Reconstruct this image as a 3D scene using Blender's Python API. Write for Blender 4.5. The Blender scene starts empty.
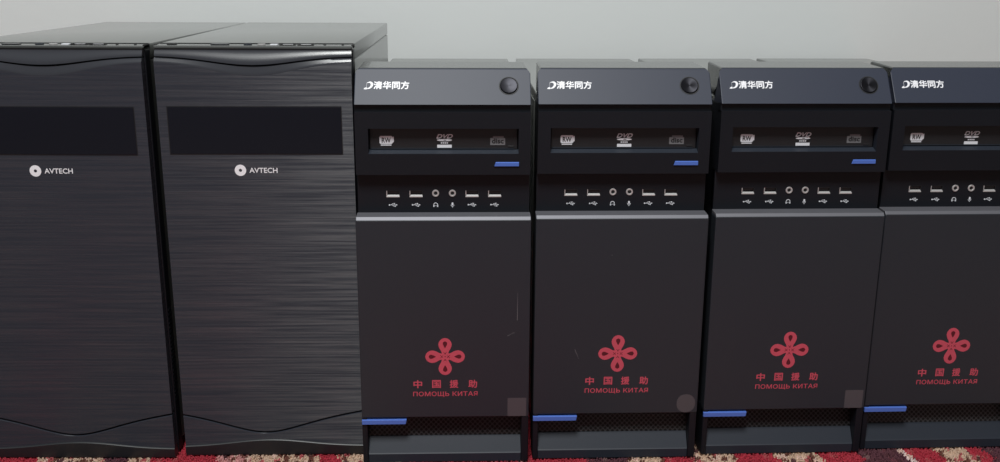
import bpy, bmesh, math, random
from mathutils import Matrix, Vector
random.seed(7)
S = bpy.context.scene
C = S.collection

# ------------------------------------------------------------------ camera
CAM = dict(f=978.157, pos=(0.0221, -0.9450, 0.5065), pitch=0.2600, yaw=0.0361, roll=0.0058)
def make_camera():
    cp, sp = math.cos(CAM['pitch']), math.sin(CAM['pitch'])
    cy, sy = math.cos(CAM['yaw']), math.sin(CAM['yaw'])
    fw = Vector((sy * cp, cy * cp, -sp)); rt = Vector((cy, -sy, 0)); up = rt.cross(fw)
    c, s = math.cos(CAM['roll']), math.sin(CAM['roll'])
    rt, up = c * rt + s * up, -s * rt + c * up
    cd = bpy.data.cameras.new('camera'); cd.sensor_width = 36; cd.lens = CAM['f'] / 1000 * 36
    cd.clip_start = 0.02
    o = bpy.data.objects.new('camera', cd); C.objects.link(o)
    m = Matrix((rt, up, -fw)).transposed().to_4x4(); m.translation = Vector(CAM['pos'])
    o.matrix_world = m
    S.camera = o
make_camera()

# ------------------------------------------------------------------ light and exposure
w = bpy.data.worlds.new('room_light'); S.world = w; w.use_nodes = True
w.node_tree.nodes['Background'].inputs[0].default_value = (0.93, 0.97, 1.0, 1)
w.node_tree.nodes['Background'].inputs[1].default_value = 0.15
def area(name, loc, aim, sx, sy, power, col):
    l = bpy.data.lights.new(name, 'AREA'); l.shape = 'RECTANGLE'; l.size = sx; l.size_y = sy
    l.energy = power; l.color = col
    o = bpy.data.objects.new(name, l); C.objects.link(o); o.location = loc
    o.rotation_euler = (Vector(aim) - Vector(loc)).to_track_quat('-Z', 'Y').to_euler()
    return o
area('ceiling_lamp', (-0.20, -1.25, 2.45), (-0.08, 0.0, 0.3), 0.60, 0.70, 69, (0.985, 1.0, 0.985))
vs = S.view_settings
vs.view_transform = 'Standard'; vs.look = 'None'; vs.exposure = 0.0; vs.gamma = 1.0; vs.use_curve_mapping = False

# ------------------------------------------------------------------ materials
def mat(name, col, rough=0.5, metal=0.0, spec=0.5, coat=0.0, aniso=0.0):
    m = bpy.data.materials.new(name); m.use_nodes = True
    b = m.node_tree.nodes['Principled BSDF']
    b.inputs['Base Color'].default_value = (*col, 1); b.inputs['Roughness'].default_value = rough
    b.inputs['Metallic'].default_value = metal; b.inputs['Specular IOR Level'].default_value = spec
    b.inputs['Coat Weight'].default_value = coat; b.inputs['Anisotropic'].default_value = aniso
    return m
def N(m, t, **kw):
    n = m.node_tree.nodes.new(t)
    for k, v in kw.items():
        if k in n.inputs: n.inputs[k].default_value = v
        else: setattr(n, k, v)
    return n
def L(m, a, b): m.node_tree.links.new(a, b)
def coords(m, scale=(1, 1, 1)):
    tc = N(m, 'ShaderNodeTexCoord'); mp = N(m, 'ShaderNodeMapping'); mp.inputs['Scale'].default_value = scale
    L(m, tc.outputs['Object'], mp.inputs['Vector']); return mp.outputs['Vector']
def bsdf(m): return m.node_tree.nodes['Principled BSDF']
def grain(m, scale, dist, strength=0.3, stretch=(1, 1, 1)):
    n = N(m, 'ShaderNodeTexNoise', Scale=scale, Detail=3.0)
    L(m, coords(m, stretch), n.inputs['Vector'])
    b = N(m, 'ShaderNodeBump', Strength=strength, Distance=dist)
    L(m, n.outputs['Fac'], b.inputs['Height']); L(m, b.outputs['Normal'], bsdf(m).inputs['Normal'])
    return n
def ramp(m, stops, src, mode='LINEAR'):
    r = N(m, 'ShaderNodeValToRGB'); r.color_ramp.interpolation = mode
    e = r.color_ramp.elements
    while len(e) < len(stops): e.new(0.5)
    for el, (p, c) in zip(e, stops): el.position = p; el.color = (*c, 1)
    L(m, src, r.inputs['Fac']); return r.outputs['Color']

M = {}
M['ridge'] = mat('charcoal plastic', (0.016, 0.018, 0.021), 0.42)
M['panel'] = mat('grained black plastic', (0.0178, 0.0222, 0.0295), 0.5); grain(M['panel'], 2600, 0.0002, 0.35)
M['block'] = mat('black plastic', (0.0050, 0.0062, 0.0100), 0.5, spec=0.35); grain(M['block'], 2600, 0.0002, 0.2)
M['fascia'] = mat('satin grey plastic', (0.025, 0.0305, 0.051), 0.50, spec=0.40)
M['sheen'] = mat('dark sheen plastic', (0.034, 0.036, 0.044), 0.24, spec=0.65)
M['shell'] = mat('smooth grey plastic', (0.035, 0.037, 0.036), 0.26, coat=0.35)
M['lip'] = mat('slate grey plastic', (0.019, 0.024, 0.035), 0.5, spec=0.4); grain(M['lip'], 2600, 0.0002, 0.3)
M['steel'] = mat('grey powder coated steel', (0.095, 0.099, 0.094), 0.28, coat=0.5)
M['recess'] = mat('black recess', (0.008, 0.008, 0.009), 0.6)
M['drive'] = mat('drive face black', (0.016, 0.015, 0.017), 0.4)
M['blue'] = mat('blue plastic', (0.080, 0.165, 0.55), 0.35)
M['metal'] = mat('bright nickel', (0.72, 0.70, 0.70), 0.5, 0.7)
M['lit_ledge'] = mat('lamp lit ledge grey', (0.15, 0.15, 0.17), 0.52, 0.45)
M['button'] = mat('spun dark metal', (0.022, 0.022, 0.027), 0.42, 0.85, aniso=0.7)
tg = N(M['button'], 'ShaderNodeTangent', direction_type='RADIAL', axis='Z')
L(M['button'], tg.outputs['Tangent'], bsdf(M['button']).inputs['Tangent'])
M['white'] = mat('white print', (0.86, 0.86, 0.90), 0.45)
M['print'] = mat('grey print', (0.76, 0.77, 0.82), 0.5)
M['dimprint'] = mat('dim grey print', (0.17, 0.17, 0.18), 0.5)
M['red'] = mat('red print', (0.56, 0.075, 0.115), 0.5)
M['darkred'] = mat('dark red print', (0.10, 0.006, 0.014), 0.5)
M['sticker'] = mat('clear grey sticker', (0.072, 0.067, 0.075), 0.42)
M['rubber'] = mat('black rubber', (0.015, 0.015, 0.015), 0.7)
M['gloss'] = mat('glossy black door', (0.007, 0.0075, 0.013), 0.16)
M['tongue_and_shade'] = mat('dark insert and sleeve shade', (0.02, 0.02, 0.022), 0.5)

def brushed():
    m = mat('brushed black plastic', (0.0325, 0.0360, 0.0470), 0.45, spec=0.55, aniso=1.0)
    cx = N(m, 'ShaderNodeCombineXYZ', Z=1.0); L(m, cx.outputs[0], bsdf(m).inputs['Tangent'])     # brushed across, so gloss spreads up and down
    n = N(m, 'ShaderNodeTexNoise', Scale=3.0, Detail=6.0, Roughness=0.65); L(m, coords(m, (1.6, 1, 150)), n.inputs['Vector'])
    n2 = N(m, 'ShaderNodeTexNoise', Scale=4.0, Detail=5.0, Roughness=0.6); L(m, coords(m, (2.0, 1, 115)), n2.inputs['Vector'])
    b = N(m, 'ShaderNodeBump', Strength=0.4, Distance=0.0008); L(m, n.outputs['Fac'], b.inputs['Height'])
    L(m, b.outputs['Normal'], bsdf(m).inputs['Normal'])
    def rng(src, a0, a1, lo, hi, inp):
        r = N(m, 'ShaderNodeMapRange'); r.inputs['From Min'].default_value = a0; r.inputs['From Max'].default_value = a1
        r.inputs['To Min'].default_value = lo; r.inputs['To Max'].default_value = hi
        L(m, src, r.inputs['Value']); L(m, r.outputs['Result'], bsdf(m).inputs[inp])
    rng(n2.outputs['Fac'], 0.38, 0.70, 0.12, 1.0, 'Specular IOR Level')      # polished and dull hairlines
    rng(n2.outputs['Fac'], 0.35, 0.65, 0.39, 0.34, 'Roughness')
    return m
M['brushed'] = brushed()

def rot45(m):
    tc = N(m, 'ShaderNodeTexCoord'); mp = N(m, 'ShaderNodeMapping'); mp.inputs['Rotation'].default_value = (0, math.radians(45), 0); mp.inputs['Scale'].default_value = (270, 1, 270)
    L(m, tc.outputs['Object'], mp.inputs['Vector']); return mp.outputs['Vector']
def grille():
    m = mat('perforated vent', (0.02, 0.02, 0.022), 0.45)
    v = N(m, 'ShaderNodeTexVoronoi', Scale=1.0, Randomness=0.0); L(m, rot45(m), v.inputs['Vector'])
    L(m, ramp(m, [(0.0, (0.003, 0.003, 0.003)), (0.36, (0.003, 0.003, 0.003)), (0.46, (0.09, 0.09, 0.095))], v.outputs['Distance']), bsdf(m).inputs['Base Color'])
    return m
M['grille'] = grille()

def wallmat():
    m = mat('painted plaster', (0.70, 0.722, 0.718), 0.75, spec=0.3)
    n = grain(m, 60, 0.002, 0.10)
    return m
M['wall'] = wallmat()
M['floor'] = mat('floor boards', (0.2, 0.18, 0.16), 0.5)
nf = grain(M['floor'], 14, 0.002, 0.2, (1, 12, 1))
L(M['floor'], ramp(M['floor'], [(0.3, (0.10, 0.08, 0.07)), (0.7, (0.18, 0.15, 0.13))], nf.outputs['Fac']), bsdf(M['floor']).inputs['Base Color'])

def carpetmat():
    # zigzag bands of red, beige, plum and cream; dark brown flecks woven into the beige
    m = mat('woven wool pattern', (0.4, 0.05, 0.06), 0.95, spec=0.1)
    base = coords(m); sx = N(m, 'ShaderNodeSeparateXYZ'); L(m, base, sx.inputs[0])
    def mth(op, a, b=None, c=None):
        n = N(m, 'ShaderNodeMath', operation=op)
        for k, v in enumerate((a, b, c)):
            if v is None: continue
            if isinstance(v, (int, float)): n.inputs[k].default_value = v
            else: L(m, v, n.inputs[k])
        return n.outputs[0]
    zig = mth('PINGPONG', mth('ADD', sx.outputs['Y'], 1.0), 0.1)               # 0..0.1 triangle along y
    warp = N(m, 'ShaderNodeTexNoise', Scale=70.0, Detail=2.0); L(m, base, warp.inputs['Vector'])
    xx = mth('ADD', mth('MULTIPLY_ADD', zig, 0.35, sx.outputs['X']), mth('MULTIPLY_ADD', warp.outputs['Fac'], 0.022, -0.011))
    t = mth('MULTIPLY_ADD', xx, 0.5, 0.425)
    RED, BEI, PLU, CRE, PNK = (0.43, 0.040, 0.062), (0.60, 0.43, 0.32), (0.115, 0.045, 0.058), (0.74, 0.60, 0.57), (0.56, 0.27, 0.26)
    zones = [(-.90, BEI), (-.74, RED), (-.66, BEI), (-.58, PLU), (-.50, RED), (-.43, BEI), (-.365, PLU), (-.335, BEI), (-.315, RED), (-.247, PNK), (-.205, BEI),
             (-.139, RED), (-.111, BEI), (-.05, RED), (.072, PNK), (.086, RED), (.150, PLU), (.190, BEI), (.235, RED), (.260, BEI), (.312, RED), (.356, BEI), (.402, RED), (.453, PLU),
             (.495, CRE), (.508, RED), (.535, BEI), (.575, RED), (.592, PLU), (.640, BEI), (.72, RED), (.82, BEI)]
    ground = ramp(m, [(x * .5 + .425 + (0.0 if x > -.85 else .025), c) for x, c in zones], t, 'CONSTANT')
    gs = N(m, 'ShaderNodeSeparateColor'); L(m, ground, gs.inputs['Color'])
    small = N(m, 'ShaderNodeTexVoronoi', Scale=1.0); L(m, coords(m, (190, 120, 1)), small.inputs['Vector'])
    s2 = N(m, 'ShaderNodeSeparateColor'); L(m, small.outputs['Color'], s2.inputs['Color'])
    motif = ramp(m, [(0.0, (0.15, 0.055, 0.040)), (0.55, (0.45, 0.10, 0.11)), (0.70, (0.70, 0.50, 0.42)), (0.85, (0.10, 0.04, 0.045))], s2.outputs['Red'], 'CONSTANT')
    fac = mth('MULTIPLY', mth('GREATER_THAN', s2.outputs['Green'], 0.55), mth('ADD', mth('MULTIPLY', mth('GREATER_THAN', gs.outputs['Green'], 0.2), 0.85), 0.12))
    mx = N(m, 'ShaderNodeMix', data_type='RGBA')
    L(m, fac, mx.inputs['Factor']); L(m, ground, mx.inputs[6]); L(m, motif, mx.inputs[7])
    L(m, mx.outputs[2], bsdf(m).inputs['Base Color'])
    n = N(m, 'ShaderNodeTexNoise', Scale=900.0); L(m, base, n.inputs['Vector'])
    b = N(m, 'ShaderNodeBump', Strength=0.5, Distance=0.002); L(m, n.outputs['Fac'], b.inputs['Height']); L(m, b.outputs['Normal'], bsdf(m).inputs['Normal'])
    return m
M['carpet'] = carpetmat()

# ------------------------------------------------------------------ mesh helpers (local axes: x across, y back, z up)
def obj(name, bm, m, parent=None, smooth=None, label=None):
    me = bpy.data.meshes.new(name)
    bmesh.ops.recalc_face_normals(bm, faces=bm.faces[:])
    if smooth:
        for f in bm.faces: f.smooth = True
        for e in bm.edges:
            if len(e.link_faces) == 2 and e.calc_face_angle(0) > math.radians(smooth): e.smooth = False
    bm.to_mesh(me); bm.free()
    for mm in (m if isinstance(m, (list, tuple)) else [m]): me.materials.append(mm)
    o = bpy.data.objects.new(name, me); C.objects.link(o)
    if parent: o.parent = parent
    if label: o['label'] = label
    return o
def thing(name, label, cat, loc, rz=0, group=None):
    o = bpy.data.objects.new(name, None); C.objects.link(o); o.location = loc; o.rotation_euler = (0, 0, rz)
    o.empty_display_size = 0.05
    o['label'] = label; o['category'] = cat
    if group: o['group'] = group
    return o
def quad(bm, pts, mi=0):
    f = bm.faces.new([bm.verts.new(p) for p in pts]); f.material_index = mi; return f
def box(bm, x0, x1, y0, y1, z0, z1, bev=0.0, mi=0, seg=2):
    r = bmesh.ops.create_cube(bm, size=1)
    vs_ = r['verts']
    for v in vs_: v.co = Vector(((x0 + x1) / 2 + v.co.x * (x1 - x0), (y0 + y1) / 2 + v.co.y * (y1 - y0), (z0 + z1) / 2 + v.co.z * (z1 - z0)))
    fs = {f for v in vs_ for f in v.link_faces}
    for f in fs: f.material_index = mi
    if bev:
        es = list({e for v in vs_ for e in v.link_edges})
        r2 = bmesh.ops.bevel(bm, geom=es, offset=bev, segments=seg, affect='EDGES', profile=0.5)
        for f in r2['faces']: f.material_index = mi
def prism(bm, prof, x0, x1, bev=0.0, mi=0, seg=2, taper=None):
    """closed (y,z) profile pushed from x0 to x1; taper(y,z) -> inset of the ends"""
    a = [bm.verts.new((x0 + (taper(y, z) if taper else 0), y, z)) for y, z in prof]
    b = [bm.verts.new((x1 - (taper(y, z) if taper else 0), y, z)) for y, z in prof]
    n = len(prof); fs = []
    for i in range(n): fs.append(bm.faces.new((a[i], a[(i + 1) % n], b[(i + 1) % n], b[i])))
    fa, fb = bm.faces.new(a), bm.faces.new(b[::-1]); fs += [fa, fb]
    for f in fs: f.material_index = mi
    if bev:
        es = list({e for f in (fa, fb) for e in f.edges})
        r = bmesh.ops.bevel(bm, geom=es, offset=bev, segments=seg, affect='EDGES', profile=0.5)
        for f in r['faces']: f.material_index = mi
def holed_plate(bm, x0, x1, z0, z1, y, yb, holes, depth, mi=0, wall=None, lowslope=0.0):
    """front face at y with rectangular holes and their inner walls, sides closed back to yb"""
    xs = sorted({x0, x1, *[h[0] for h in holes], *[h[1] for h in holes]})
    zs = sorted({z0, z1, *[h[2] for h in holes], *[h[3] for h in holes]})
    for i in range(len(xs) - 1):
        for j in range(len(zs) - 1):
            cx, cz = (xs[i] + xs[i + 1]) / 2, (zs[j] + zs[j + 1]) / 2
            if any(h[0] < cx < h[1] and h[2] < cz < h[3] for h in holes): continue
            quad(bm, [(xs[i], y, zs[j]), (xs[i + 1], y, zs[j]), (xs[i + 1], y, zs[j + 1]), (xs[i], y, zs[j + 1])], mi)
    wi = mi if wall is None else wall
    for a, b, c, d in holes:
        yd = y + depth; e = c + lowslope
        quad(bm, [(a, y, c), (b, y, c), (b, yd, e), (a, yd, e)], wi); quad(bm, [(a, y, d), (b, y, d), (b, yd, d), (a, yd, d)], wi)
        quad(bm, [(a, y, c), (a, y, d), (a, yd, d), (a, yd, e)], wi); quad(bm, [(b, y, c), (b, y, d), (b, yd, d), (b, yd, e)], wi)
    c4 = [(x0, z0), (x1, z0), (x1, z1), (x0, z1)]
    for k in range(4):
        (a, c), (b, d) = c4[k], c4[(k + 1) % 4]
        quad(bm, [(a, y, c), (b, y, d), (b, yb, d), (a, yb, c)], mi)
    quad(bm, [(a, yb, c) for a, c in c4], mi)
    bmesh.ops.remove_doubles(bm, verts=bm.verts[:], dist=1e-6)

# decals: flat outlines with a little thickness, laid on a plane through `org` whose upward direction is `up` (y,z)
UPV = (0.0, 1.0)
def place(bm, org, up=UPV):
    u = Vector((0, *up)).normalized(); n = Vector((1, 0, 0)).cross(u)     # outward, towards -y
    for v in bm.verts:
        x, y, z = v.co; v.co = Vector(org) + Vector((1, 0, 0)) * x + u * y + n * z
def slab(bm, pts, z0=0.0, t=0.00015, mi=0):
    a = [bm.verts.new((x, y, z0)) for x, y in pts]; b = [bm.verts.new((x, y, z0 + t)) for x, y in pts]; n = len(pts)
    fs = [bm.faces.new(b), bm.faces.new(a[::-1])] + [bm.faces.new((a[i], a[(i + 1) % n], b[(i + 1) % n], b[i])) for i in range(n)]
    for f in fs: f.material_index = mi
def ringslab(bm, out, inn, z0=0.0, t=0.00015, mi=0):
    n = len(out)
    def lay(p, z): return [bm.verts.new((x, y, z)) for x, y in p]
    ob, ot, ib, it = lay(out, z0), lay(out, z0 + t), lay(inn, z0), lay(inn, z0 + t)
    for i in range(n):
        j = (i + 1) % n
        for q in ((ot[i], ot[j], it[j], it[i]), (ob[i], ob[j], ot[j], ot[i]), (ib[i], ib[j], it[j], it[i]), (ob[i], ob[j], ib[j], ib[i])):
            bm.faces.new(q).material_index = mi
def circ(cx, cy, rx, ry=None, n=32, a0=0.0, a1=2 * math.pi):
    ry = rx if ry is None else ry
    full = abs(a1 - a0 - 2 * math.pi) < 1e-6
    k = n if full else n - 1
    return [(cx + rx * math.cos(a0 + (a1 - a0) * i / k), cy + ry * math.sin(a0 + (a1 - a0) * i / k)) for i in range(n)]
def rrect(x0, x1, y0, y1, r, n=5):
    p = []
    for cx, cy, a in ((x1 - r, y1 - r, 0), (x0 + r, y1 - r, 90), (x0 + r, y0 + r, 180), (x1 - r, y0 + r, 270)):
        p += [(cx + r * math.cos(math.radians(a + 90 * i / n)), cy + r * math.sin(math.radians(a + 90 * i / n))) for i in range(n + 1)]
    return p
def text(bm, body, x0, x1, y0, y1, bold=0.0, shear=0.0, spacing=1.0, z0=0.0, t=0.00015, mi=0):
    c = bpy.data.curves.new('lettering', 'FONT'); c.body = body; c.offset = 0.0; c.shear = shear; c.space_character = spacing
    c.resolution_u = 3; c.fill_mode = 'FRONT'; c.extrude = 0.0
    o = bpy.data.objects.new('lettering', c); C.objects.link(o)
    dg = bpy.context.evaluated_depsgraph_get(); me = bpy.data.meshes.new_from_object(o.evaluated_get(dg))
    xs = [v.co.x for v in me.vertices]; ys = [v.co.y for v in me.vertices]
    sx, sy = (x1 - x0) / (max(xs) - min(xs)), (y1 - y0) / (max(ys) - min(ys))
    d = bold * (y1 - y0)
    for k, (ox, oy) in enumerate([(0, 0)] if not bold else [(-d, 0), (d, 0), (0, d), (0, -d)]):
        vm = [bm.verts.new((x0 + (v.co.x - min(xs)) * sx + ox, y0 + (v.co.y - min(ys)) * sy + oy, z0 + t + k * 1.5e-5)) for v in me.vertices]
        for p in me.polygons:
            try: bm.faces.new([vm[i] for i in p.vertices]).material_index = mi
            except ValueError: pass
    bpy.data.objects.remove(o); bpy.data.curves.remove(c); bpy.data.meshes.remove(me)
def lathe(bm, prof, axis_org, n=32, mi=0, axis='Y'):
    """prof: list of (radius, depth) about an axis along y through axis_org"""
    rings = []
    for r, d in prof:
        rings.append([bm.verts.new((axis_org[0] + r * math.cos(2 * math.pi * i / n), axis_org[1] + d, axis_org[2] + r * math.sin(2 * math.pi * i / n))) for i in range(n)] if r > 1e-7
                     else [bm.verts.new((axis_org[0], axis_org[1] + d, axis_org[2]))])
    for a, b in zip(rings, rings[1:]):
        for i in range(n):
            j = (i + 1) % n
            q = [a[i % len(a)], a[j % len(a)], b[j % len(b)], b[i % len(b)]]
            u = []
            for v in q:
                if v not in u: u.append(v)
            if len(u) > 2: bm.faces.new(u).material_index = mi
NB = bmesh.new

# ------------------------------------------------------------------ the setting
def struct(name, bm, m): o = obj(name, bm, m); o['kind'] = 'structure'; return o
b = NB(); box(b, -3.0, 3.2, 0.53, 0.63, -0.012, 2.6); struct('wall_back', b, M['wall'])
b = NB(); box(b, -3.0, 3.2, -3.2, 0.63, -0.10, -0.012); struct('floor', b, M['floor'])
b = NB(); box(b, -3.0, 3.2, 0.518, 0.53, -0.012, 0.07, 0.003); struct('baseboard_back', b, M['wall'])

# ------------------------------------------------------------------ towers: places
SHORT = [(0.0, 0.0, 0.0), (0.1800, 0.0047, 0.0021), (0.3634, 0.0111, 0.0095), (0.5416, 0.0191, 0.0110)]
TALL = [(-0.3853, 0.0257, -0.0240), (-0.1845, 0.0278, -0.0063)]

# ------------------------------------------------------------------ carpet
carpet = thing('patterned_carpet', 'red carpet with beige and dark brown motifs under all the computer towers', 'carpet', (0, 0, 0))
b = NB(); box(b, -0.80, 1.10, -0.72, 0.515, -0.012, -0.0035, 0.002); obj('woven_base', b, M['carpet'], carpet)
b = NB(); st = 0.0028
y = -0.075
while y < 0.11:
    x = -0.53
    while x < 0.70:
        px, py = x + random.uniform(-.0012, .0012), y + random.uniform(-.0012, .0012)
        if True:
            h = random.uniform(-.0016, .0); r = 0.0016; lx, ly = random.uniform(-.0012, .0012), random.uniform(-.0016, .0006)
            base = [b.verts.new((px + r * math.cos(a), py + r * math.sin(a), -0.0039)) for a in (0.3, 1.87, 3.44, 5.01)]
            top = [b.verts.new((px + lx + r * .6 * math.cos(a), py + ly + r * .6 * math.sin(a), h)) for a in (0.3, 1.87, 3.44, 5.01)]
            for i in range(4): b.faces.new((base[i], base[(i + 1) % 4], top[(i + 1) % 4], top[i]))
            b.faces.new(top)
        x += st
    y += st
pile = obj('pile', b, M['carpet'], carpet); pile['kind'] = 'stuff'

# ------------------------------------------------------------------ short tower with a red knot
HW = 0.0875; HU = 0.0862
def usb_symbol(bm):
    slab(bm, [(-.0042, -.00025), (.0036, -.00025), (.0036, .00025), (-.0042, .00025)])
    slab(bm, [(.0032, -.0009), (.0050, 0), (.0032, .0009)])
    slab(bm, circ(-.0042, 0, .0009, n=10))
    slab(bm, [(-.0022, .0), (-.0006, .0013), (.0010, .0013), (.0010, .0017), (-.0008, .0017), (-.0028, .0)])
    slab(bm, circ(.0014, .0015, .0007, n=10))
    slab(bm, [(-.0006, -.0), (.0008, -.0013), (.0020, -.0013), (.0020, -.0017), (.0006, -.0017), (-.0012, .0)])
    slab(bm, [(.0018, -.0021), (.0030, -.0021), (.0030, -.0009), (.0018, -.0009)])
def headphone_symbol(bm):
    n = 14
    ringslab(bm, circ(0, 0, .0023, n=n, a0=-0.5, a1=math.pi + .5), circ(0, 0, .0017, n=n, a0=-0.5, a1=math.pi + .5))
    slab(bm, rrect(-.0025, -.0013, -.0022, -.0002, .0003)); slab(bm, rrect(.0013, .0025, -.0022, -.0002, .0003))
def mic_symbol(bm):
    slab(bm, rrect(-.0009, .0009, -.0006, .0024, .0008))
    ringslab(bm, circ(0, 0, .0018, n=14, a0=math.pi, a1=2 * math.pi), circ(0, 0, .0014, n=14, a0=math.pi, a1=2 * math.pi))
    slab(bm, [(-.0003, -.0028), (.0003, -.0028), (.0003, -.0016), (-.0003, -.0016)])

def knot(bm):
    # four looped petals with a drop-shaped eye each, woven into a diamond in the middle
    def petal(ang):
        ca, sa = math.cos(ang), math.sin(ang)
        R = lambda s, t: (s * ca - t * sa, s * sa + t * ca)
        prof = [(0.0035, .0032), (0.006, .0040), (0.0085, .0055), (0.011, .0065), (0.0135, .0069), (0.016, .0063), (0.0182, .0049), (0.0198, .0028), (0.0205, .0)]
        pts = [R(s, -t) for s, t in prof] + [R(s, t) for s, t in prof[-2::-1]]
        slab(bm, pts, 0, .00012, 0)
        eye = [(0.0094, .0), (0.0116, .0013), (0.0138, .0022), (0.0158, .0021), (0.0170, .0)]
        slab(bm, [R(s, -t) for s, t in eye] + [R(s, t) for s, t in eye[-2:0:-1]], .00012, .00008, 1)
    for k in range(4): petal(math.pi / 2 * k)
    slab(bm, [(0.0072, 0), (0, 0.0072), (-0.0072, 0), (0, -0.0072)], .00004, .00012, 0)
    wd = .00022
    for o_, sgn in ((-.0024, 1), (.0024, 1), (-.0024, -1), (.0024, -1)):
        d = Vector((1, sgn)).normalized(); q = Vector((-d.y, d.x))
        c0 = q * o_
        for lo, hi in ((-.0046, -.0006), (.0014, .0046)) if o_ * sgn > 0 else ((-.0046, -.0014), (.0006, .0046)):
            p = [c0 + d * lo - q * wd, c0 + d * hi - q * wd, c0 + d * hi + q * wd, c0 + d * lo + q * wd]
            slab(bm, [(v.x, v.y) for v in p], .00012, .00010, 1)
    slab(bm, circ(0, 0, .0006, n=8), .00012, .00010, 1)

def short_tower():
    t = thing('computer_tower', 'x', 'computer', (0, 0, 0), 0, 'shorter computer towers with a red knot emblem')
    # steel case
    b = NB(); box(b, -.0835, .0835, .056, .4885, .008, .3834, .0015); cs = obj('steel_case', b, M['steel'], t)
    b = NB(); box(b, .0834, .0840, .10, .475, .022, .372, .0002)
    obj('side_panel', b, M['steel'], cs)
    b = NB(); box(b, -.0840, -.0834, .10, .475, .022, .372, .0002)
    obj('side_panel', b, M['steel'], cs)
    for x in (-.065, .065):
        for yy in (.09, .45):
            b = NB(); lathe_foot(b, x, yy); obj('foot', b, M['rubber'], t)
    # bezel frame: back plate and bottom cheeks
    b = NB()
    box(b, -HU, HU, .020, .053, .004, .380, .0015)
    box(b, -HU, HU, .0122, .0235, .3700, .3805, .0006)
    box(b, -HW, -.0818, .0006, .026, .0, .0530, .0012); box(b, .0800, HW, .0006, .026, .0, .0530, .0012)
    obj('front_bezel', b, M['block'], t)
    # vent
    b = NB(); quad(b, [(-.0818, .0128, .0225), (.0800, .0128, .0225), (.0800, .0195, .0530), (-.0818, .0195, .0530)])
    bmesh.ops.solidify(b, geom=b.faces[:], thickness=.001)
    obj('vent_grille', b, M['grille'], t)
    b = NB(); prism(b, [(.0125, .0254), (.0032, .0102), (.0024, .0092), (.0024, .0), (.018, .0), (.018, .0254)], -.0816, .0798, .0004)
    obj('vent_lip', b, M['lip'], t)
    # lower panel with a sloping ledge on top
    b = NB()
    prism(b, [(.0, .0534), (.0006, .0525), (.0178, .0525), (.0178, .2664), (.0008, .2664), (.0, .2656)], -HW, HW, .0010)
    lp = obj('lower_panel', b, M['panel'], t)
    b = NB(); prism(b, [(.0003, .2662), (.0025, .2691), (.0178, .2700), (.0178, .2662)], -HW + .0003, HW - .0003, .0005); obj('panel_ledge', b, M['lit_ledge'], lp, label='ledge lightened with painted lamp gloss')  # panel ledge in a lighter grey that paints in the lamp's gloss
    b = NB(); knot(b); place(b, (0.0002, -.00001, .1208)); obj('knot_emblem', b, [M['red'], M['darkred']], lp, label='red looped knot emblem')
    b = NB()
    for ch, x in zip('中国援助', (-.0284, -.0090, .0092, .0287)): text(b, ch, x - .0043, x + .0043, -.0043, .0043, bold=.028)
    place(b, (0, -.00001, .0903)); obj('red_lettering', b, M['red'], lp, label='red Chinese characters')
    b = NB(); text(b, 'ПОМОЩЬ КИТАЯ', -.0333, .0337, -.0031, .0029, bold=.016, spacing=1.06)
    place(b, (0, -.00001, .0789)); obj('red_lettering', b, M['red'], lp, label='red Cyrillic words')
    b = NB(); prism(b, [(-.0012, .0456), (-.0012, .0500), (-.0002, .0505), (.012, .0510), (.012, .0450), (.0, .0450)], -HW, -.0412, .0004)
    for v in b.verts:
        if v.co.x > -.045: v.co.x += (v.co.z - .048) * .18
    obj('accent_strip', b, M['blue'], t, label='blue accent strip')
    # port panel
    usx = (-.0510, -.0278, .0285, .0513); ujx = (-.0082, .0087)
    HZ = (.2860, .2924)
    b = NB()
    holed_plate(b, -HU, HU, .2695, .3115, .018, .030, [(x - .0066, x + .0066, *HZ) for x in usx], .009)
    pp = obj('port_panel', b, M['block'], t)
    for x in usx:
        b = NB()
        a, c, z0, z1 = x - .00655, x + .00655, HZ[0] + .00005, HZ[1] - .00005
        k = .0004
        prism(b, [(.0176, z0 - .0003), (.0176, z0 + .0006), (.0196, z0 + .0019), (.0265, z0 + .0019), (.0265, z0 - .0003)], a, c)
        box(b, a, a + .0007, .0176, .0265, z0 + .0015, z1)
        box(b, c - .0004, c, .0180, .0265, z0 + .0015, z1, mi=1)
        box(b, a, c, .0180, .0265, z1 - k, z1, mi=1)  # right and top sleeve walls coloured dark, painting in their shade
        box(b, a, c, .0262, .0268, z0, z1, mi=1)
        box(b, a + .0012, c - .0012, .0192, .0264, z1 - .0026, z1 - .0009, mi=1)
        obj('usb_port', b, [M['metal'], M['tongue_and_shade']], pp)
        b = NB(); usb_symbol(b)
        for v in b.verts: v.co *= .88
        place(b, (x, .01799, .2778)); obj('usb_symbol', b, M['print'], pp)
    for x, fn, nm in ((ujx[0], headphone_symbol, 'headphone_symbol'), (ujx[1], mic_symbol, 'microphone_symbol')):
        b = NB(); lathe(b, [(.0036, .0), (.0036, -.0006), (.0033, -.0010), (.0022, -.0010), (.0018, -.0004), (.0018, -.0001), (.0, -.0001)], (x, .018, .2898), 24)
        for f in b.faces:
            if all(math.hypot(v.co.x - x, v.co.z - .2898) < .00185 for v in f.verts): f.material_index = 1
        obj('audio_jack', b, [M['metal'], M['recess']], pp, smooth=40)
        b = NB(); fn(b); place(b, (x, .01799, .2778)); obj(nm, b, M['print'], pp)
    # drive cover with the bay opening
    b = NB(); holed_plate(b, -HU, HU, .3105, .3728, .0085, .022, [(-.0735, .0746, .3316, .3565)], .0085, wall=1, lowslope=.0030)  # bay walls in lighter plastic, painting in the light on the lower slope
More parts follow.
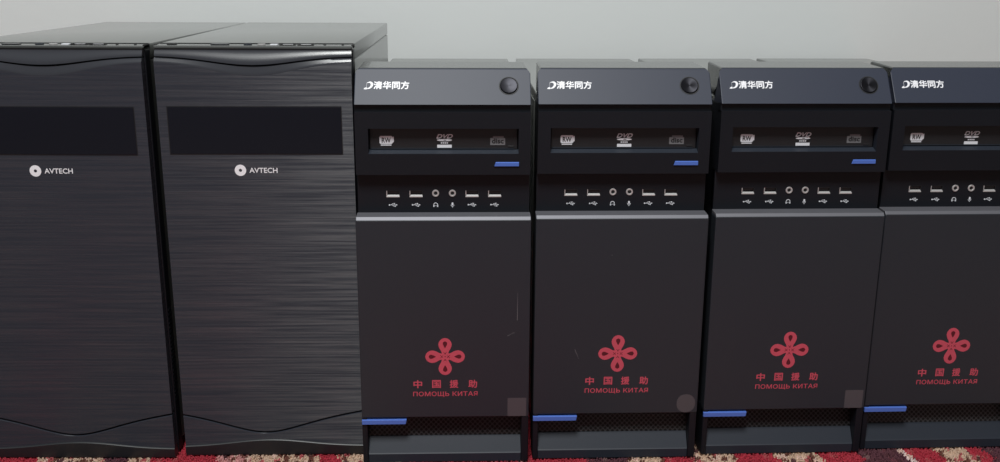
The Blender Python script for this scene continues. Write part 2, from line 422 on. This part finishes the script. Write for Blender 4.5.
    es = [e for e in b.edges if all(abs(v.co.y - .0085) < 1e-6 for v in e.verts) and (all(abs(abs(v.co.x) - HU) < 1e-6 for v in e.verts) or all(abs(v.co.z - .3105) < 1e-6 for v in e.verts) or all(abs(v.co.z - .3728) < 1e-6 for v in e.verts))]
    bmesh.ops.bevel(b, geom=es, offset=.0010, segments=2, affect='EDGES')
    dc = obj('drive_cover', b, [M['block'], M['lip']], t)
    b = NB(); prism(b, [(.0072, .3194), (.0072, .3228), (.0080, .3234), (.0095, .3234), (.0095, .3190), (.0080, .3190)], .0512, .0750, .0003)
    for v in b.verts:
        if v.co.x < .055: v.co.x += (v.co.z - .3212) * .35
    obj('accent_strip', b, M['blue'], dc, label='blue accent strip')
    b = NB(); box(b, -.0725, .0736, .0164, .024, .3347, .3562, .0006)
    od = obj('optical_drive', b, M['drive'], t)
    b = NB(); box(b, -.0715, .0700, .0160, .0166, .3354, .3361, .0001); obj('tray_edge', b, M['lip'], od)
    b = NB(); box(b, .0640, .0700, .0158, .0166, .3368, .3384, .0003); obj('eject_button', b, M['drive'], od)
    yv = .01639
    b = NB()
    slab(b, rrect(-.0070, .0060, -.0036, .0044, .0016), 0, .0001); slab(b, rrect(-.0058, .0048, -.0052, -.0042, .0003), 0, .0001)
    slab(b, [(.0060, -.0022), (.0072, -.0016), (.0072, .0038), (.0060, .0034)], 0, .0001)
    text(b, 'RW', -.0046, .0040, -.0022, .0026, bold=.03, z0=.0001, t=.00006, mi=1)
    place(b, (-.0560, yv, .3438)); obj('rewritable_mark', b, [M['print'], M['drive']], od, label='grey RW mark')
    b = NB(); text(b, 'DVD', -.0078, .0082, .0030, .0070, bold=.055, shear=.35)
    slab(b, circ(0, .0012, .0076, .0011, 24)); slab(b, circ(.0006, .0012, .0016, .0004, 12), .00015, .00006, 1)
    for k in range(4): slab(b, [(-.0036 + k * .0019, -.0022), (-.0023 + k * .0019, -.0022), (-.0023 + k * .0019, -.0010), (-.0036 + k * .0019, -.0010)])
    slab(b, [(-.0072, -.0064), (.0072, -.0064), (.0072, -.0034), (-.0072, -.0034)])
    place(b, (.0012, yv, .3428)); obj('disc_logo', b, [M['print'], M['drive']], od, label='grey DVD lettering')
    b = NB(); slab(b, [(-.0074, -.0045), (.0074, -.0045), (.0074, .0026), (.0060, .0026), (.0060, .0044), (-.0048, .0044), (-.0048, .0026), (-.0074, .0026)], 0, .0001)
    text(b, 'disc', -.0056, .0058, -.0028, .0020, bold=.05, z0=.0001, t=.00006, mi=1)
    place(b, (.0540, yv, .3436)); obj('compact_disc_mark', b, [M['dimprint'], M['drive']], od, label='dim grey disc mark')
    # sloping top fascia, crest behind it
    A0, A1 = (.0085, .3802), (.0300, .4125)
    RC = .0036; steps = [(A1[0] - k * (A1[0] - A0[0]) / (A1[1] - A0[1]), A1[1] - k) for k in (RC, RC * .7, RC * .45, RC * .22, RC * .06)]
    prof = [(.0190, .3790), (.0100, .3795), A0, *steps, A1, (.0306, .4130), (.0306, .4020), (.0400, .3790)]
    def corner(y, z):
        d = min(RC * .99, max(0, z - (A1[1] - RC))); return (RC - math.sqrt(RC * RC - d * d)) if y < .0304 else (.0032 if z > .41 else 0)
    b = NB(); prism(b, prof, -HU, HU, .0006, seg=2, taper=corner)
    tf = obj('top_fascia', b, M['fascia'], t, smooth=12)
    prof = [(.0307, .4000), (.0307, .4132), (.0314, .4136), (.0830, .4150), (.0860, .4142), (.0870, .3838), (.0560, .3838)]
    b = NB(); prism(b, prof, -HU + .0030, HU - .0030, .0014, seg=3); obj('top_hood', b, M['shell'], t)
    up = Vector((A1[0] - A0[0], A1[1] - A0[1])).normalized()
    def onf(x, h, e=0.0): s = (h - A0[1]) / up[1]; return (x, A0[0] + up[0] * s + e, h)
    b = NB(); text(b, '清华同方', -.0675, -.0330, -.0041, .0041, bold=.028); place(b, onf(0, .3976), up); obj('logo_lettering', b, M['white'], tf, label='white Chinese characters')
    b = NB()
    n = 22; out, inn = [], []
    for i in range(n):
        a = math.radians(-118 + 262 * i / (n - 1)); k = math.sin(math.pi * i / (n - 1))
        out.append((.0038 * math.cos(a), .0040 * math.sin(a)))
        rr = 1 - (.06 + .44 * k ** .7)
        inn.append((.0038 * rr * math.cos(a) - .0004 * k, .0040 * rr * math.sin(a) + .0002 * k))
    ringslab(b, out, inn)
    slab(b, [(-.0042, -.0042), (-.0012, -.0044), (-.0012, -.0030), (-.0022, -.0022), (-.0035, -.0027)])
    for v in b.verts: v.co.x += v.co.y * .25
    place(b, onf(-.0720, .3975), up); obj('logo_swirl', b, M['white'], tf, label='white swirl sign')
    b = NB()
    lathe(b, [(.0098, .0), (.0098, -.0003), (.0091, -.0003), (.0088, .0002)], (0, 0, 0), 40, 1)
    lathe(b, [(.0088, .0002), (.0085, -.0010), (.0079, -.0013), (.0, -.0004)], (0, 0, 0), 40, 0)
    bmesh.ops.remove_doubles(b, verts=b.verts[:], dist=1e-7)
    bmesh.ops.rotate(b, verts=b.verts[:], cent=(0, 0, 0), matrix=Matrix.Rotation(math.radians(-90), 3, 'X'))   # face along local -z ... axis z
    pb = obj('power_button', b, [M['button'], M['recess']], tf, smooth=30)
    nrm = Vector((1, 0, 0)).cross(Vector((0, *up)))
    m3 = Matrix((Vector((1, 0, 0)), Vector((0, *up)), nrm)).transposed()
    mm = m3.to_4x4(); mm.translation = Vector(onf(.0648, .3972)); pb.matrix_local = mm
    return t
def lathe_foot(b, x, y):
    n = 16; r = [bmesh.ops.create_cone(b, cap_ends=True, segments=n, radius1=.008, radius2=.0095, depth=.0085)]
    for v in r[0]['verts']: v.co += Vector((x, y, .00425))
def copy_tree(o, parent=None):
    c = o.copy(); C.objects.link(c)
    if parent: c.parent = parent
    for ch in list(o.children): copy_tree(ch, c)
    return c
first = short_tower()
shorts = [first] + [copy_tree(first) for _ in range(3)]
LAB = ['shorter black computer tower with red knot emblem, right beside the tall brushed towers',
       'shorter black computer tower with red knot emblem, second counted from the tall brushed towers',
       'shorter black computer tower with red knot emblem, third counted from the tall brushed towers',
       'shorter black computer tower farthest from the tall ones, cut off by the right photo edge']
for o, (x, y, r), lb in zip(shorts, SHORT, LAB):
    o.location = (x, y, 0); o.rotation_euler = (0, 0, r); o['label'] = lb
for o, round_ in zip(shorts[:3], (False, True, False)):
    lp = [c for c in o.children if c.name.startswith('lower_panel')][0]
    b = NB(); slab(b, rrect(.0652, .0848, .0532, .0738, .0090 if round_ else .0008), 0, .0001)
    place(b, (0, -.00001, 0)); obj('sticker', b, M['sticker'], lp, label='clear greyish round sticker' if round_ else 'clear greyish square sticker')

# hairline scratches on two of the lower panels
for o, pts in ((shorts[0], [(.0645, .1430, .0700, .1462), (.0700, .1462, .0722, .1466), (.0745, .160, .0747, .190)]), (shorts[1], [(-.0450, .1260, -.0405, .1150), (-.010, .2275, -.0088, .2285)])):
    lp = [c for c in o.children if c.name.startswith('lower_panel')][0]
    for x0, z0, x1, z1 in pts:
        b = NB()
        d = Vector((x1 - x0, z1 - z0)).normalized(); q = Vector((-d.y, d.x)) * .00022
        slab(b, [(x0 - q.x, z0 - q.y), (x1 - q.x * .3, z1 - q.y * .3), (x1 + q.x * .3, z1 + q.y * .3), (x0 + q.x, z0 + q.y)], 0, .00005)
        place(b, (0, -.00001, 0)); obj('scratch', b, M['dimprint'], lp, label='pale hairline scratch')

# ------------------------------------------------------------------ tall tower with a brushed front
def tall_tower():
    t = thing('computer_tower', 'x', 'computer', (0, 0, 0), 0, 'tall brushed black computer towers')
    W2 = .0958; F = .0953
    b = NB(); box(b, -.0953, .0953, .0206, .4190, .010, .4200, .001); cs = obj('steel_case', b, M['steel'], t)
    b = NB(); box(b, -W2, W2,   .0214, .4194, .4203, .4357, .0012); obj('top_lid', b, M['steel'], t, smooth=40)
    for s in (-1, 1):
        b = NB(); box(b, min(s * .0952, s * W2), max(s * .0952, s * W2), .0210, .4194, .012, .4192, .0002); obj('side_panel', b, M['steel'], cs)
    for x in (-.075, .075):
        for yy in (.05, .38):
            b = NB(); n = bmesh.ops.create_cone(b, cap_ends=True, segments=18, radius1=.010, radius2=.012, depth=.0105)
            for v in n['verts']: v.co += Vector((x, yy, .00525))
            obj('foot', b, M['rubber'], t)
    # bezel shell: top strip and sides
    b = NB()
    prism(b, [(.0060, .4310), (.006, .002), (.0205, .002), (.0205, .4310)], -.0963, .0963, .0014)
    fz = obj('front_bezel', b, M['block'], t)  # same plastic as the strip, coloured blacker to paint in the gap's shade
    b = NB()
    prism(b, [(.0205, .4353), (.0030, .4347), (.0008, .4338), (.0002, .4322), (.006, .4305), (.0205, .4305)], -.0963, .0963, .0010)
    box(b, -.0955, .0955, .0198, .0213, .4300, .4359, mi=1)  # raised black strip, painting in the dark gap before the lid
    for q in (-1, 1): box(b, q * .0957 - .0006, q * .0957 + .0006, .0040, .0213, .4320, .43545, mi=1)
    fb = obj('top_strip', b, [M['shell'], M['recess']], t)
    # shapes of the wavy edges
    def bump(x): return math.exp(-(x / .056) ** 2)
    e0 = bump(F)
    def wv(x, end, mid, xc=-.001): return end + (mid - end) * (bump(x - xc) - e0) / (1 - e0)
    xs = [-F + 2 * F * i / 72 for i in range(73)]
    def grid(rows, m, name, par, smooth=40, sideback=.008, plain=()):
        """rows: functions x -> (y, z) from top to bottom"""
        b = NB(); vv = []
        for fn in rows: vv.append([b.verts.new((x, *fn(x))) for x in xs])
        for r in range(len(rows) - 1):
            for i in range(len(xs) - 1): b.faces.new((vv[r][i], vv[r][i + 1], vv[r + 1][i + 1], vv[r + 1][i])).material_index = int(r in plain)
        # ends, top and bottom folded back
        def back(v): return b.verts.new((v.co.x, sideback, v.co.z))
        loop = [vv[0][i] for i in range(len(xs))] + [vv[r][-1] for r in range(1, len(rows))] + [vv[-1][i] for i in range(len(xs) - 2, -1, -1)] + [vv[r][0] for r in range(len(rows) - 2, 0, -1)]
        bk = [back(v) for v in loop]
        for i in range(len(loop)): b.faces.new((loop[i], loop[(i + 1) % len(loop)], bk[(i + 1) % len(loop)], bk[i]))
        return obj(name, b, m, par, smooth=smooth)
    sm = lambda q: q * q * (3 - 2 * q)
    wt = lambda x: wv(x, .4240, .4160); wb = lambda x: wv(x, .4194, .4068)
    vee = lambda q: math.sqrt(q * q + .02 ** 2) - .02
    bw = lambda x: .0257 + (.0485 - .0257) * (.62 * vee(x + .008) / vee(F) + .38 * (1 - math.exp(-((x + .008) / .052) ** 2))); ll = lambda x: wv(x, .0108, .0178, -.004)
    rows = []
    for k in range(9):
        q = k / 8
        rows.append(lambda x, q=q: (.0016 - .34 * (.4322 - wt(x)) * sm(q), .4322 + (wt(x) + .0006 - .4322) * q))
    grid(rows, M['sheen'], 'upper_fascia', t)
    def round_(x, y): return y
    def flat(x): return round_(x, -.0045)
    bt = lambda x: -.0045 + .0021 + .0003 * (x / F)
    rows = [lambda x: (bt(x) + .0012, wt(x) - .0008), lambda x: (bt(x), wt(x) - .0012)]
    rows += [lambda x, q=q: (bt(x) + (-.0045 - bt(x)) * q, wt(x) - .0012 + (wb(x) - wt(x) + .0012) * q) for q in (.33, .66, 1.0)]
    rows += [lambda x: (flat(x), wb(x) - .0008)]
    rows += [lambda x, q=q: (flat(x), wb(x) - .0008 + (bw(x) - wb(x) + .0014) * q) for q in (.25, .5, .75)]
    rows += [lambda x: (flat(x), bw(x) + .0014), lambda x: (round_(x, -.0035), bw(x) + .0009)]
    fp = grid(rows, [M['brushed'], M['sheen']], 'front_panel', t, plain=(0, 1, 2, 3, 4))
    rows = [lambda x: (round_(x, -.0033), bw(x) - .0009), lambda x: (flat(x), bw(x) - .0014), lambda x: (flat(x), (bw(x) + ll(x)) / 2), lambda x: (flat(x), ll(x) + .0003)]
    grid(rows, M['brushed'], 'lower_fascia', t)
    rows = [lambda x: (round_(x, -.0040), ll(x) + .0006), lambda x: (round_(x, -.0056), ll(x) + .0001), lambda x: (round_(x, -.0062), ll(x) - .0006), lambda x: (round_(x, -.0058), .004), lambda x: (round_(x, -.0050), .0)]
    grid(rows, M['ridge'], 'base_strip', t)
    # door over the drive bay
    b = NB(); box(b, -.0866, .0846, -.0047, -.0040, .3282, .3766); dd = obj('drive_door', b, M['recess'], t)
    b = NB(); box(b, -.0858, .0838, -.0050, -.0040, .3290, .3758, .0002); obj('door_face', b, M['gloss'], dd)
    # lettering
    b = NB(); ringslab(b, circ(0, 0, .0057, n=36), circ(0, 0, .0016, n=36)); place(b, (-.0182, -.00449, .3124)); obj('logo_ring', b, M['white'], fp, label='white ring sign')
    b = NB(); text(b, 'AVTECH', -.0102, .0175, -.0025, .0025, bold=.02); place(b, (.0010, -.00449, .3124)); obj('logo_lettering', b, M['white'], fp, label='white lettering')
    # controls on the top strip
    Z = .4351; Y = .0105
    def pill(x, hw, hd, z0, z1, m, name, r=None):
        b = NB(); p = rrect(-hw, hw, -hd, hd, r or hd * .95)
        slab(b, p, z0, z1 - z0)
        for v in b.verts: v.co = Vector((x + v.co.x, Y + v.co.y, Z + v.co.z))
        obj(name, b, m, fb)
    pill(-.0806, .0045, .0030, -.0002, .0006, M['recess'], 'reset_button', .001)
    pill(-.0340, .0092, .0040, -.0002, .0007, M['gloss'], 'power_button')
    for x in (-.0068, .0066):
        b = NB(); ringslab(b, circ(0, 0, .0040, n=24), circ(0, 0, .0018, n=24), -.0002, .0009); slab(b, circ(0, 0, .0018, n=24), -.0002, .0003, 1)
        for v in b.verts: v.co = Vector((x + v.co.x, Y + v.co.y, Z + v.co.z))
        obj('audio_jack', b, [M['metal' if x > 0 else 'lip'], M['recess']], fb)
    pill(.0190, .0038, .0034, -.0002, .0006, M['print'], 'memory_card_slot', .001)
    for x in (.0323, .0499):
        b = NB()
        ringslab(b, rrect(-.0078, .0078, -.0042, .0042, .0006), rrect(-.0066, .0066, -.0029, .0029, .0004), -.0002, .0007)
        slab(b, rrect(-.0050, .0050, -.0010, .0022, .0003), -.0002, .0006, 1)
        for v in b.verts: v.co = Vector((x + v.co.x, Y + v.co.y, Z + v.co.z))
        obj('usb_port', b, [M['recess'], M['white']], fb)
    for x in (.0684, .0861): pill(x, .0013, .0013, -.0002, .0004, M['recess'], 'indicator_light')
    # side vent of short slats low on the right edge of the bezel
    b = NB()
    for k in range(22): box(b, .0958, .0967, .0080, .0160, .060 + k * .0048, .0622 + k * .0048, .0003)
    obj('side_vent', b, M['block'], fz)
    return t
tall = tall_tower(); tall2 = copy_tree(tall)
for o, (x, y, r), lb in zip((tall, tall2), TALL, ('tall black computer tower with brushed front, cut off by the left photo edge',
        'tall black computer tower with brushed front, standing directly against the first shorter tower')):
    o.location = (x, y, 0); o.rotation_euler = (0, 0, r); o['label'] = lb
